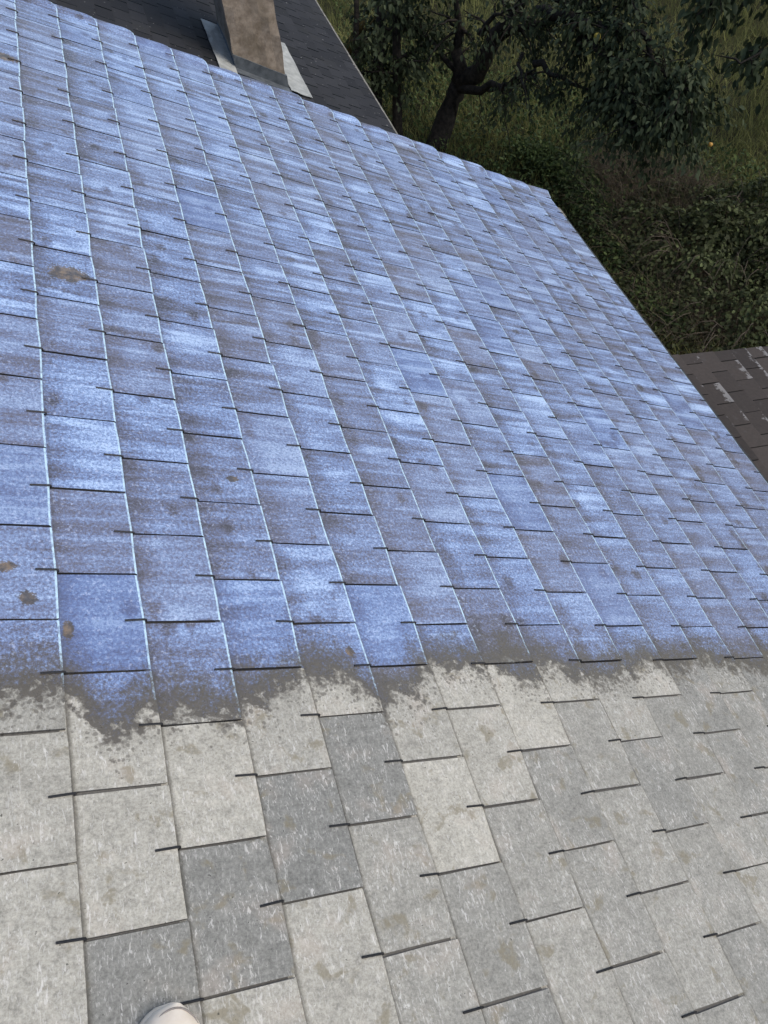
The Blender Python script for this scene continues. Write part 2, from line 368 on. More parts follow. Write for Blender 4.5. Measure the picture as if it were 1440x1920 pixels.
def stuff_mesh(name, items, mat):
    """items: (geo, matrix, props dict) joined into one mesh"""
    V, F, E, A, LX, LY = [], [], [], [], [], []; PR = {}
    for geo, mtx, props in items:
        b = len(V); vs, fs, expo, arr = geo
        V += [tuple(mtx @ Vector(p)) for p in vs]; F += [tuple(b + i for i in f) for f in fs]; E += expo; A += arr
        LX += [1 + p[0] / G for p in vs]; LY += [p[1] / W for p in vs]
        for kk, vv in props.items(): PR.setdefault('g_' + kk, []).extend([vv] * len(vs))
    me = bpy.data.meshes.new(name); me.from_pydata(V, [], F); me.materials.append(mat)
    for nm, dat in (('expo', E), ('arris', A)):
        me.attributes.new(nm, 'FLOAT', 'FACE').data.foreach_set('value', dat)
    for nm, dat in [('lx', LX), ('ly', LY)] + list(PR.items()):
        me.attributes.new(nm, 'FLOAT', 'POINT').data.foreach_set('value', dat)
    me.update(); return me
def hook_geo(t=T, r=0.0022):
    mb = MB(); z = t + r * 0.9
    mb.tube([(-0.038, 0, z), (-0.001, 0, z + 0.0003), (0.0030, 0, z - 0.001), (0.0044, 0, t * 0.5), (0.0030, 0, -0.0016), (-0.02, 0, -0.0024)], r, 5)
    return mb
HOOK_MB = hook_geo(); HOOK_ME = HOOK_MB.mesh('hook', M_HOOK)
HOOK_GEO = (HOOK_MB.v, HOOK_MB.f)
def frame_matrix(d1, yv, nn, loc, tilt, yaw):
    c, s = math.cos(tilt), math.sin(tilt)
    x = d1 * c + nn * s; z = nn * c - d1 * s; y = yv
    cy, sy = math.cos(yaw), math.sin(yaw)
    x2 = x * cy + y * sy; y2 = y * cy - x * sy
    return Matrix(((x2.x, y2.x, z.x, loc.x), (x2.y, y2.y, z.y, loc.y), (x2.z, y2.z, z.z, loc.z), (0, 0, 0, 1)))
def px_area(pts):
    q = [to_px(p) for p in pts]
    if any(p[2] < 0.1 for p in q): return 0.0
    cx = sum(p[0] for p in q) / len(q); cy = sum(p[1] for p in q) / len(q)
    q = [(min(max(p[0], 0), 1440), min(max(p[1], 0), 1920)) for p in q]
    a = 0.0
    for i in range(len(q)):
        a += q[i][0] * q[(i + 1) % len(q)][1] - q[(i + 1) % len(q)][0] * q[i][1]
    return abs(a) / 2

def lay_slates(parent, d1, nn, org, strips, joints, mat, tone_of, props_of, hidden, limit=300, hooks=True, verge=None, corner=0.0, bend=0.0, jitter=1.0, seed=1, gap=None):
    """strips: course numbers (tail of course i at u=(i+1)*G); joints(i): rising list of v (in W) of the side gaps."""
    r = random.Random(seed); base = parent.location.copy()
    variants = {}
    items = []
    off = -(TILT * LEN + T)
    for i in strips:
        js = joints(i)
        for a, b in zip(js[:-1], js[1:]):
            wd = (b - a) * W - (GAP if gap is None else r.choice(gap)); vc = (a + b) / 2 * W
            last = verge is not None and abs(b - verge(i)) < 1e-6
            if last: wd += GAP / 2
            key = (round(wd, 3), last and (1 if i < strips[-1] else 2), r.randrange(6))
            if key not in variants: variants[key] = [slate_geo(wd, r, T, corner if last and i < strips[-1] else 0.0, bend if last else 0.0), None]
            u = (i + 1) * G + r.uniform(-0.0018, 0.0018) * jitter
            p = org + d1 * u + YV * (vc + r.uniform(-0.0009, 0.0009) * jitter) + nn * (off + TILT * LEN + r.uniform(0, 0.0008))
            m = frame_matrix(d1, YV, nn, p, TILT + r.uniform(-0.0015, 0.0030) * jitter, r.uniform(-0.0045, 0.0045) * jitter)
            P = lambda uu, vv: org + d1 * (uu * G) + YV * (vv * W)
            quad = [P(i, a), P(i + 1, a), P(i + 1, b), P(i, b)]
            ar = 0.0 if hidden(quad, i, a, b) else px_area(quad)
            pr = dict(tone=tone_of(i, (a + b) / 2, r), seed=r.random()); pr.update(props_of(i, (a + b) / 2, r))
            items.append((ar, key, m, pr))
    items.sort(key=lambda q: -q[0])
    single = [q for q in items[:limit] if q[0] > 12.0]; rest = items[len(single):]
    for ar, key, m, pr in single:
        if variants[key][1] is None: variants[key][1] = slate_mesh('slate', variants[key][0], mat)
        o = bpy.data.objects.new('slate', variants[key][1]); o.parent = parent
        mm = m.copy(); mm.translation = m.translation - base; o.matrix_local = mm
        for kk, vv in pr.items(): o[kk] = float(vv)
        COL.objects.link(o)
        if hooks:
            h = bpy.data.objects.new('hook', HOOK_ME); h.parent = o; h.location = (0, r.uniform(-0.002, 0.002), 0); h.rotation_euler = (0, 0, r.uniform(-0.05, 0.05)); COL.objects.link(h)
    inv = Matrix.Translation(-base)
    if rest:
        o = link(bpy.data.objects.new('outer_slates', stuff_mesh('outer_slates', [(variants[k_][0], inv @ m, pr) for _, k_, m, pr in rest], mat)), parent); o['kind'] = 'stuff'
        if hooks:
            V, F = [], []
            for _, k_, m, pr in rest:
                b = len(V); mm = inv @ m; V += [tuple(mm @ Vector(p)) for p in HOOK_GEO[0]]; F += [tuple(b + q for q in f) for f in HOOK_GEO[1]]
            me = bpy.data.meshes.new('outer_hooks'); me.from_pydata(V, [], F); me.materials.append(M_HOOK)
            o = link(bpy.data.objects.new('outer_hooks', me), parent); o['kind'] = 'stuff'
    print('slates', parent.name, len(single), 'single', len(rest), 'joined')

# ------------------------------------------------------------------ main house
def hit_plane(x, y, org, nn):
    rr = ray(x, y); return CAM_POS + rr * ((org - CAM_POS).dot(nn) / rr.dot(nn))
V_FAR, V_NEAR = 13.95, -12.0
U_TOP = -9
house = empty('house', (0.0, 0.0, 0.0), 'house whose big slate roof, bluish above and dry grey below, fills the foreground', 'house')
TONES = {(0, -.5): .80, (0, -1.5): .80, (0, -2.5): .22, (0, -3.5): .6, (-1, -1): .72, (-1, 0): .55, (-1, -2): .78, (-1, -3): .72,
         (1, -1): .86, (1, -2): .20, (1, -3): .74, (1, 0): .62, (2, -.5): .66, (2, -1.5): .16, (2, -2.5): .76, (3, 0): .8, (3, -1): .20, (3, -2): .52, (3, -3): .5,
         (4, -.5): .70, (4, -1.5): .95, (4, -2.5): .40, (5, 0): .85, (5, -1): .80, (5, -2): .48, (5, -3): .62, (6, -.5): .92, (6, -1.5): .38, (6, -2.5): .46, (7, 0): .8, (7, -1): .50, (7, -2): .55, (8, -.5): .62, (8, -1.5): .33, (8, -2.5): .5, (9, 0): .8, (9, -1): .42}
WETT = {(0, .5): .95, (-1, 2): .85, (-1, 1): .72, (0, 2.5): .75, (0, 1.5): .42, (3, 8): .95, (7, 5): .9}
def tone_main(i, vc, r):
    a = r.random()
    kk = (i, round(vc * 2) / 2)
    if kk in TONES: return TONES[kk]
    if kk in WETT: return WETT[kk]
    if vc < 0: return 0.30 + 0.32 * a
    return 0.12 + 0.76 * a
def joints_main(i):
    js = [k for k in range(-12, 12)] if i % 2 == 0 else [k + 0.5 for k in range(-13, 12)]
    js += [12.1, 12.9] if i % 2 == 0 else [12.65, 13.35]
    if i % 2: js[-3] = 11.55
    return js + [V_FAR + 0.05 * ((i * 7) % 5 - 2) / 2]
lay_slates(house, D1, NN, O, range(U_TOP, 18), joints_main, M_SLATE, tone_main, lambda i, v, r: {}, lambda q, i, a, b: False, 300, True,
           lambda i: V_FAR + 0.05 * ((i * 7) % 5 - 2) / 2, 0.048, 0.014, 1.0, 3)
RB = -0.045                                                     # underside of the slates
mb = MB(); mb.box(O, D1, YV, NN, (U_TOP - 1) * G, 18 * G - 0.03, V_NEAR * W, (V_FAR - 0.15) * W, RB - 0.06, RB); mb.build('roof_deck', M_DECK, house)
ridge = O + D1 * ((U_TOP - 0.4) * G)
D1B = Vector((-math.cos(PITCH), 0, -math.sin(PITCH))); NB = Vector((-math.sin(PITCH), 0, math.cos(PITCH)))
mb = MB(); mb.box(ridge, D1B, YV, NB, -0.02, 4.6, V_NEAR * W, V_FAR * W, -0.09, -0.01); mb.build('rear_roof_slope', M_DARK, house)
mb = MB(); mb.tube([ridge + YV * (V_NEAR * W) + Z * 0.0, ridge + YV * (V_FAR * W) + Z * 0.0], 0.07, 12); mb.build('ridge_cap', M_ZINC, house, True)
ex = (O + D1 * 18 * G).x
mb = MB()                                                        # metal strip below the lowest course
eo = O + D1 * (18 * G)
mb.box(eo, D1, YV, NN, -0.05, 0.010, V_NEAR * W, (V_FAR - 1.0) * W, -0.044, -0.034)
mb.box(eo, D1, YV, NN, 0.006, 0.034, V_NEAR * W, (V_FAR - 1.0) * W, -0.105, -0.009)
mb.build('eave_trim', M_TRIM, house)
mb = MB(); mb.box(eo, D1, YV, NN, 0.007, 0.036, (V_FAR - 0.98) * W, (V_FAR - 0.55) * W, -0.095, -0.007)
mb.build('eave_end_strip', M_PALE, house)
mb = MB(); mb.box(O, D1, YV, NN, -3 * G, 18 * G - 0.01, (V_FAR - 0.14) * W, (V_FAR - 0.06) * W, RB - 0.14, RB + 0.002); mb.build('verge_board', M_TRIM, house)
wx = ex - 0.32
mb = MB(); mb.box(Vector((0, 0, 0)), X, Y, Z, wx - 0.25, wx, V_NEAR * W, (V_FAR - 0.6) * W, -0.3, EAVE_Z - 0.02); mb.build('front_wall', M_RENDER, house)
gy = (V_FAR - 0.6) * W
bx0 = ridge.x - 4.2
mb = MB(); pr = [(bx0, -0.3), (wx, -0.3), (wx, EAVE_Z + 0.02), (ridge.x, ridge.z - 0.16), (bx0, EAVE_Z - 0.45)]
for yy in (gy - 0.25, gy): mb.v += [(a, yy, b) for a, b in pr]
mb.f += [(0, 1, 2, 3, 4), (9, 8, 7, 6, 5)] + [(i, i + 5, (i + 1) % 5 + 5, (i + 1) % 5) for i in range(5)]; mb.mi = [0] * 7
mb.build('gable_wall', M_RENDER, house)

# ------------------------------------------------------------------ lower wing with dark roof and chimney
HW = -6.04 * W
O2 = O + NN * HW
U2E = 25
wing = empty('lower_wing', (0, 0, 0), 'lower wing with a dark charcoal slate roof behind the far verge, carrying the chimney', 'house')
def hid2(q, i, a, b):
    c = sum(q, Vector()) / 4; p = to_px(c)
    if not (-20 < p[0] < 780 and -30 < p[1] < 300): return True
    if 12.6 <= i <= 18 and 32.2 < (a + b) / 2 < 36.5 and 14 <= i + .5 <= 17: return True
    rr = c - CAM_POS; t = (O - CAM_POS).dot(NN) / rr.dot(NN)      # does our own roof hide it
    h = CAM_POS + rr * t - O
    return h.y / W < V_FAR - 0.2
def j2(i): return [14.3 + (0.5 if i % 2 else 0.0) + k for k in range(0, 42)]
lay_slates(wing, D1, NN, O2, range(-3, U2E), j2, M_DARK, lambda i, v, r: r.random(), lambda i, v, r: {}, hid2, 300, False, None, 0, 0, 2.2, 5, (0.004, 0.008, 0.013, 0.020))
mb = MB(); mb.box(O2, D1, YV, NN, -10 * G, U2E * G - 0.02, 14.2 * W, 56 * W, -0.11, -0.050); mb.build('roof_deck', M_DECK, wing)
eo2 = O2 + D1 * (U2E * G)
mb = MB(); mb.box(eo2, D1, YV, NN, 0.0, 0.030, 14.2 * W, 56 * W, -0.06, -0.004); mb.build('eave_edge_strip', M_PALE, wing)
mb = MB(); mb.box(Vector((0, 0, 0)), X, Y, Z, eo2.x - 0.5, eo2.x - 0.25, 13.9 * W, 55.6 * W, -0.3, eo2.z + 0.03); mb.build('front_wall', M_RENDER, wing)
mb = MB(); mb.box(Vector((0, 0, 0)), X, Y, Z, -2.8, eo2.x - 0.5, 55.3 * W, 55.6 * W, -0.3, eo2.z - 0.05); mb.build('end_wall', M_RENDER, wing)
# chimney
cu0, cu1, cv0, cv1 = 14.0 * G, 17.35 * G, 32.35 * W, 36.6 * W
cbase = O2 + D1 * ((cu0 + cu1) / 2) + YV * ((cv0 + cv1) / 2)
cx0, cx1 = (O2 + D1 * cu0).x, (O2 + D1 * cu1).x
ztop = cbase.z + 1.9
mb = MB(); nz = 14; ny = 8
rr_ = random.Random(11)
prof = [(cx0, cv0), (cx1, cv0), (cx1, cv1), (cx0, cv1)]
ring = []
for a in range(4):
    p, q = prof[a], prof[(a + 1) % 4]
    for s_ in range(6): ring.append((p[0] + (q[0] - p[0]) * s_ / 6, p[1] + (q[1] - p[1]) * s_ / 6))
zb = lambda x: O2.z + (x - O2.x) * -math.tan(PITCH)
for zi in range(nz + 1):
    for (x, y) in ring:
        z0 = zb(x) + 0.05; z = z0 + (ztop - z0) * zi / nz
        k_ = 1 + rr_.uniform(-0.030, 0.030)
        mb.v.append(((cx0 + cx1) / 2 + (x - (cx0 + cx1) / 2) * k_, (cv0 + cv1) / 2 + (y - (cv0 + cv1) / 2) * (1 + rr_.uniform(-0.016, 0.016)), z))
nr = len(ring)
for zi in range(nz):
    for j in range(nr): mb.f.append((zi * nr + j, zi * nr + (j + 1) % nr, (zi + 1) * nr + (j + 1) % nr, (zi + 1) * nr + j)); mb.mi.append(0)
mb.f.append(tuple(nz * nr + j for j in range(nr))); mb.mi.append(0)
chim = mb.build('chimney', M_CHIM, wing); chim['label'] = 'rough brown rendered chimney'
def chim_part(name, mbx, mat):
    o = mbx.build(name, mat, None); o.parent = chim; return o
mb = MB(); mb.box(O2, D1, YV, Z, cu0 - 0.008, cu1 + 0.010, cv0 - 0.016, cv0 + 0.02, -0.02, 0.125); chim_part('lead_apron', mb, M_LEAD)
mb = MB(); mb.box(O2, D1, YV, NN, cu0 - 0.02, cu1 + 0.02, cv0 - 0.12, cv0 - 0.018, 0.001, 0.008); chim_part('apron_skirt', mb, M_LEAD)
def crumpled(u0, u1, v0, v1, h, seed, skew=0.0):
    r = random.Random(seed); m_ = MB(); nu, nv = 4, 12
    for iv in range(nv + 1):
        for iu in range(nu + 1):
            f = iu / nu; vv = v0 + (v1 - v0) * iv / nv + skew * f
            hh = h + r.uniform(-0.004, 0.004)
            m_.v.append(tuple(O2 + D1 * (u0 + (u1 - u0) * f) + YV * vv + NN * hh))
    for iv in range(nv):
        for iu in range(nu):
            a = iv * (nu + 1) + iu; m_.f.append((a, a + 1, a + nu + 2, a + nu + 1)); m_.mi.append(0)
    n_ = len(m_.v); m_.v += [tuple(Vector(p) - NN * 0.004) for p in m_.v]
    m_.f += [tuple(reversed([q + n_ for q in f])) for f in list(m_.f)]; m_.mi = [0] * len(m_.f)
    return m_
chim_part('zinc_flashing', crumpled(12.75 * G, cu0 - 0.02, 31.3 * W, 36.4 * W, 0.016, 1), M_ZINC)
chim_part('zinc_flashing', crumpled(cu1 + 0.012, 18.9 * G, 32.0 * W, 37.6 * W, 0.016, 2, 0.02), M_ZINC)
mb = MB(); mb.box(O2, D1, YV, NN, cu0 - 0.022, cu0 - 0.002, cv0 - 0.02, cv1, 0.0, 0.10); chim_part('flashing_upstand', mb, M_LEAD)

# ------------------------------------------------------------------ lean-to with peeling slates
QL = math.radians(13)
DL = Vector((math.cos(QL), 0, -math.sin(QL))); NL = Vector((math.sin(QL), 0, math.cos(QL)))
PL = at(1370, 760, 27 * W)
OL = hit_plane(1351.5, 677, PL, NL)                               # a joint seen in the photograph: origin of this grid
vv_far = (hit_plane(1340, 657, PL, NL) - OL).y / W
lean = empty('lean_to', (0, 0, 0), 'low lean-to below the eave with dark peeling slates showing pale patches', 'lean-to')
FL = {}
def fl_set(px, py, val):
    p = hit_plane(px, py, PL, NL) - OL; i = math.floor(p.dot(DL) / G); v = p.y / W
    js = jl(i)
    for a, b in zip(js[:-1], js[1:]):
        if a <= v < b: FL[(i, round((a + b), 2))] = val
def jl(i):
    js = [-18 + (0.5 if i % 2 else 0.0) + k for k in range(0, 19)]
    js = [q for q in js if q < vv_far - 0.3] + [vv_far]
    return js
for px, py, val in ((1290, 672, .35), (1296, 680, .55), (1372, 680, .55), (1395, 698, .6), (1352, 722, .85), (1362, 740, .95), (1424, 665, .6), (1412, 690, .6), (1440, 712, .5), (1392, 765, .35), (1372, 778, .4), (1415, 785, .4), (1408, 790, .45), (1345, 668, .25)):
    fl_set(px, py, val)
def hidl(q, i, a, b):
    c = sum(q, Vector()) / 4; p = to_px(c)
    if not (1240 < p[0] < 1480 and 630 < p[1] < 920): return True
    rr = c - CAM_POS; t = (O - CAM_POS).dot(NN) / rr.dot(NN); h = CAM_POS + rr * t - O
    return h.dot(D1) / G < 17.9
i0 = math.floor((wx - OL.x) / math.cos(QL) / G) + 1
lay_slates(lean, DL, NL, OL, range(i0, i0 + 20), jl, M_PEEL, lambda i, v, r: r.random(), lambda i, v, r: dict(flake=FL.get((i, round(v * 2, 2)), max(-0.5, r.uniform(-0.8, 0.10)))), hidl, 200, False, None, 0, 0, 2.0, 9, (0.006, 0.009, 0.013))
lb = OL + DL * ((i0 + 20) * G)
mb = MB(); mb.box(OL, DL, YV, NL, i0 * G, (i0 + 20) * G - 0.03, -17.5 * W, (vv_far - 0.1) * W, -0.10, -0.050); mb.build('roof_deck', M_DECK, lean)
mb = MB(); mb.box(Vector((0, OL.y, 0)), X, Y, Z, lb.x - 0.45, lb.x - 0.25, -17.4 * W, (vv_far - 0.5) * W, -0.3, lb.z + 0.0); mb.build('front_wall', M_RENDER, lean)
mb = MB()
yy0, yy1 = OL.y + (vv_far - 1.4) * W, OL.y + (vv_far - 0.5) * W
zt = lambda x: OL.z - (x - OL.x) * math.tan(QL) - 0.11
mb.quad_box([Vector((wx + .01, yy0, -.3)), Vector((lb.x - .46, yy0, -.3)), Vector((lb.x - .46, yy1, -.3)), Vector((wx + .01, yy1, -.3)), Vector((wx + .01, yy0, zt(wx))), Vector((lb.x - .46, yy0, zt(lb.x - .46))), Vector((lb.x - .46, yy1, zt(lb.x - .46))), Vector((wx + .01, yy1, zt(wx)))])
mb.build('end_wall', M_RENDER, lean)

# ------------------------------------------------------------------ ground
def gh(x, y):
    return 0.10 * math.sin(x * 0.55 + 1.3) * math.cos(y * 0.43) + 0.05 * math.sin(x * 1.7 + y * 1.1)
def axis(c, near, farr, n1, step):
    a = list(np.linspace(c - near, c + near, n1)); k_ = step; lo, hi = a[0], a[-1]
    while hi < c + farr: hi += k_; lo -= k_; a.append(hi); a.insert(0, lo); k_ *= 1.5
    return a
xs = axis(8, 14, 260, 71, 1.0); ysg = axis(9, 14, 260, 71, 1.0)
mb = MB()
for y in ysg:
    for x in xs:
        f_ = max(0.0, min(1.0, (60 - math.hypot(x - 8, y - 9)) / 40)); mb.v.append((x, y, gh(x, y) * f_ + random.uniform(-.015, .015)))
nx_ = len(xs)
for j in range(len(ysg) - 1):
    for i in range(nx_ - 1): mb.f.append((j * nx_ + i, j * nx_ + i + 1, (j + 1) * nx_ + i + 1, (j + 1) * nx_ + i)); mb.mi.append(0)
kg = NT('soil_and_turf'); pg = kg.pos(); ng = kg.noise(pg, 1.1, 6, 0.7); nf = kg.noise(pg, 26, 5, 0.75)
cg = kg.mix(kg.sm(ng, 0.35, 0.65), (0.022, 0.020, 0.012), (0.046, 0.050, 0.017)); cg = kg.mix(kg.sm(nf, 0.45, 0.7), cg, (0.065, 0.062, 0.026))
M_GROUND = kg.out(cg, 0.95, kg.bump(nf, 0.8, 0.03), 0.1)
g_o = mb.build('ground', M_GROUND, None, True); g_o['kind'] = 'structure'

# ------------------------------------------------------------------ leaf meshes in bulk
def leaf_mesh(name, pos, size, axis_dir, mat, aspect=0.5, fold=0.25, rnd=None, spread=0.6, droop=0.15):
    """many folded pointed leaves; pos Nx3, axis_dir Nx3 mean direction"""
    n = len(pos); pos = np.asarray(pos); ax = np.asarray(axis_dir) + rng.normal(0, spread, (n, 3)); ax /= np.linalg.norm(ax, axis=1, keepdims=True) + 1e-9
    up = rng.normal(0, 0.55, (n, 3)) + np.array([0, 0, 1.0]); sd = np.cross(ax, up); sd /= np.linalg.norm(sd, axis=1, keepdims=True) + 1e-9
    nm = np.cross(sd, ax)
    s = np.asarray(size).reshape(-1, 1) * np.ones((n, 1)); h = s * aspect * 0.5
    c0 = pos; c1 = pos + ax * s * 0.5 - nm * s * 0.03; c2 = pos + ax * s - nm * s * droop
    l1 = pos + ax * s * 0.30 + sd * h * 0.9 + nm * h * fold; l2 = pos + ax * s * 0.68 + sd * h * 0.75 + nm * h * fold * 0.5 - nm * s * droop * 0.4
    r1 = pos + ax * s * 0.30 - sd * h * 0.9 + nm * h * fold; r2 = pos + ax * s * 0.68 - sd * h * 0.75 + nm * h * fold * 0.5 - nm * s * droop * 0.4
    V = np.stack([c0, c1, c2, l1, l2, r1, r2], 1).reshape(-1, 3)
    tri = np.array([[0, 1, 3], [3, 1, 4], [4, 1, 2], [0, 5, 1], [5, 6, 1], [6, 2, 1]])
    F = (np.arange(n)[:, None, None] * 7 + tri[None]).reshape(-1, 3)
    if rnd is None: rnd = rng.random(n)
    return tri_mesh(name, V, F, np.repeat(rnd, 7), mat)
def blade_mesh(name, pos, height, width, mat, lean_=0.35, rnd=None):
    n = len(pos); pos = np.asarray(pos); d = rng.normal(0, lean_, (n, 3)); d[:, 2] = 1; d /= np.linalg.norm(d, axis=1, keepdims=True)
    a = rng.uniform(0, 2 * np.pi, n); sd = np.stack([np.cos(a), np.sin(a), 0 * a], 1)
    h = np.asarray(height).reshape(-1, 1); w = np.asarray(width).reshape(-1, 1)
    out = d.copy(); out[:, 2] = 0
    m = pos + d * h * 0.55; t = pos + d * h + out * h * 0.6 - np.array([0, 0, 1]) * h * 0.08
    V = np.stack([pos - sd * w, pos + sd * w, m - sd * w * 0.7, m + sd * w * 0.7, t], 1).reshape(-1, 3)
    tri = np.array([[0, 1, 3], [0, 3, 2], [2, 3, 4]])
    F = (np.arange(n)[:, None, None] * 5 + tri[None]).reshape(-1, 3)
    if rnd is None: rnd = rng.random(n)
    return tri_mesh(name, V, F, np.repeat(rnd, 5), mat)
def tri_mesh(name, V, F, rnd, mat):
    me = bpy.data.meshes.new(name)
    me.vertices.add(len(V)); me.vertices.foreach_set('co', V.astype(np.float32).ravel())
    me.loops.add(F.size); me.loops.foreach_set('vertex_index', F.astype(np.int32).ravel())
    me.polygons.add(len(F)); me.polygons.foreach_set('loop_start', np.arange(0, F.size, 3, dtype=np.int32))
    me.attributes.new('rnd', 'FLOAT', 'POINT').data.foreach_set('value', np.clip(rnd, 0, 1).astype(np.float32))
    me.materials.append(mat); me.update(calc_edges=True); return me

# ------------------------------------------------------------------ trees
def wander(a, b, n, amp, sag=0.0):
    a, b = Vector(a), Vector(b); L = (b - a).length; pts = [a]
    off = Vector((0, 0, 0))
    for i in range(1, n + 1):
        f = i / n; off += Vector((random.gauss(0, 1), random.gauss(0, 1), random.gauss(0, 1))) * amp * L / n
        e = off * (1 - 0.6 * f if f < 1 else 0.3)
        pts.append(a.lerp(b, f) + e - Z * sag * L * f * f)
    return pts
def make_tree(name, label, base, trunk_pts, r0, limbs, leaf_n, leaf_size, group=None, leafmat=None, twig_len=0.9, barkmat=None, rnd_lo=0.0):
    t = empty(name, base, label, 'tree', group)
    mb = MB(); n = len(trunk_pts)
    mb.tube(trunk_pts, [r0 * (1.25 if i == 0 else 1 - 0.45 * i / (n - 1)) for i in range(n)], 10, True, 0, 0.10)
    mb.build('trunk', barkmat or M_BARK, t, True)
    lb_ = MB(); LP, LD = [], []
    for (start, target, r, twigs, dens) in limbs:
        pts = wander(start, target, 9, 0.35, 0.02); m = len(pts)
        lb_.tube(pts, [max(0.006, r * (1 - 0.85 * i / (m - 1))) for i in range(m)], 7, True, 0, 0.08)
        for _ in range(twigs):
            f = random.uniform(0.25, 1.0) * (m - 1); i = min(int(f), m - 2); p = pts[i].lerp(pts[i + 1], f - i)
            dirv = Vector((random.gauss(0, 1), random.gauss(0, 1), random.gauss(-0.15, 0.7))).normalized() + (pts[-1] - pts[0]).normalized() * 0.5
            q = p + dirv.normalized() * twig_len * random.uniform(0.4, 1.1)
            tp = wander(p, q, 5, 0.3, 0.22)
            lb_.tube(tp, [max(0.0025, r * 0.22 * (1 - 0.8 * k_ / 5)) for k_ in range(6)], 4, False)
            for _ in range(int(dens)):
                g_ = random.uniform(0.15, 1.0) * 5; j = min(int(g_), 4); c = tp[j].lerp(tp[j + 1], g_ - j)
                sp_ = tp[j + 1] - tp[j]
                LP.append(c + Vector((random.gauss(0, .07), random.gauss(0, .07), random.gauss(-.03, .07)))); LD.append(sp_.normalized() * 0.6 - Z * 0.75)
    lb_.build('branches', barkmat or M_BARK, t, True)
    P = np.array([tuple(p) for p in LP]) - np.array(tuple(base)); D = np.array([tuple(p) for p in LD])
    sz = leaf_size * rng.uniform(0.6, 1.25, len(P))
    cl = 0.5 + 0.5 * np.sin(P[:, 0] * 3.1 + 1.3) * np.sin(P[:, 1] * 2.7) * np.cos(P[:, 2] * 3.3)
    rnd = np.clip(rng.random(len(P)) ** 1.6 * 0.75 + 0.25 * cl, 0, 1)
    link(bpy.data.objects.new('crown', leaf_mesh('crown', P, sz, D, leafmat or M_LEAF, 0.52, 0.3, rnd, 0.45)), t)
    return t
def gpt(x, y):
    p = at_z(x, y, 0.0); p.z = gh(p.x, p.y); return p

b1 = gpt(812, 292)
dep = to_px(b1)[2]
f1 = at(862, 150, dep - 0.6)
tr1 = [b1 - Z * 0.2, at(822, 262, dep - 0.05), at(838, 215, dep - 0.2), at(852, 180, dep - 0.4), f1]
lim1 = []
def L1(sx, sy, sd, tx, ty, td, r, tw, de): lim1.append((at(sx, sy, sd), at(tx, ty, td), r, tw, de))
d0 = dep - 0.6
L1(860, 152, d0, 838, -60, d0 - 1.2, 0.12, 10, 22)
L1(860, 155, d0, 775, 10, d0 - 0.4, 0.05, 9, 20)
L1(862, 152, d0, 1010, -40, d0 - 1.6, 0.15, 14, 24)
L1(930, 75, d0 - 0.6, 1090, 70, d0 - 2.3, 0.07, 16, 30)
L1(862, 165, d0, 1000, 120, d0 - 1.5, 0.07, 8, 22)
L1(868, 168, d0, 955, 182, d0 - 0.3, 0.05, 4, 14)
L1(1000, 120, d0 - 1.5, 1130, 165, d0 - 2.2, 0.045, 8, 26)
L1(1010, 20, d0 - 1.6, 1200, 60, d0 - 2.8, 0.07, 26, 48)
L1(1090, 70, d0 - 2.3, 1230, 150, d0 - 3.0, 0.05, 40, 58)
L1(1150, 120, d0 - 2.6, 1285, 200, d0 - 3.1, 0.04, 40, 58)
L1(1150, 120, d0 - 2.6, 1190, 230, d0 - 2.9, 0.04, 24, 48)
L1(1200, 60, d0 - 2.8, 1300, 165, d0 - 3.3, 0.04, 30, 52)
L1(1010, -20, d0 - 1.6, 1180, -10, d0 - 2.9, 0.06, 28, 48)
L1(980, 100, d0 - 1.3, 985, 205, d0 - 1.9, 0.03, 7, 26)
L1(900, 60, d0 - 0.8, 960, 20, d0 - 1.8, 0.05, 10, 26)
apple_tree = make_tree('apple_tree', 'dark leafy apple tree with forked trunk and drooping right bough, beyond the roof corner', b1, tr1, 0.20, lim1, 0, 0.080, None, None, 0.75)
def slim_tree(label, px, topx, dwn, w, tw, mat=None):
    b = gpt(px, 300); dp = to_px(b)[2] + dwn
    tp = [b - Z * 0.2] + [at(px + (topx - px) * f + random.uniform(-3, 3), 290 - 380 * f, dp - 1.3 * f) for f in (0.2, 0.45, 0.7, 1.0)]
    lims = []
    for k_ in range(tw):
        f = random.uniform(0.35, 1.0); s_ = at(px + (topx - px) * f, 290 - 380 * f, dp - 1.3 * f)
        a = random.uniform(0, 6.28); lims.append((s_, s_ + Vector((math.cos(a), math.sin(a), random.uniform(-.2, .5))) * random.uniform(0.6, 1.2), w * 0.3, 9, 26))
    return make_tree('slim_tree', label, b, tp, w, lims, 0, 0.09, 'slim trees beside the lower wing', None, 0.5, mat)
slim_tree('slim straight trunk nearest the apple tree, rising beside the dark wing roof', 744, 738, 0.0, 0.085, 7)
slim_tree('slim dark trunk between its two neighbours, just beyond the dark roof edge', 700, 724, 0.1, 0.10, 6)
slim_tree('thin trunk closest to the edge of the dark wing roof', 672, 664, 0.2, 0.06, 5)
bt = gpt(655, 130)
tm = empty('fallen_bough', bt, 'yellowish mossy bough leaning among the slim trunks by the dark roof', 'branch')
mb = MB(); mb.tube([at(650, 100, 12.6), at(660, 75, 12.5), at(672, 55, 12.4), at(683, 40, 12.2)], [0.07, 0.06, 0.055, 0.03], 8, True, 0, 0.1); mb.tube([at(668, 62, 12.45), at(690, 52, 12.3), at(705, 30, 12.2)], [0.03, 0.02, 0.01], 6, True, 0, 0.1); mb.build('wood', M_MOSS, tm, True)
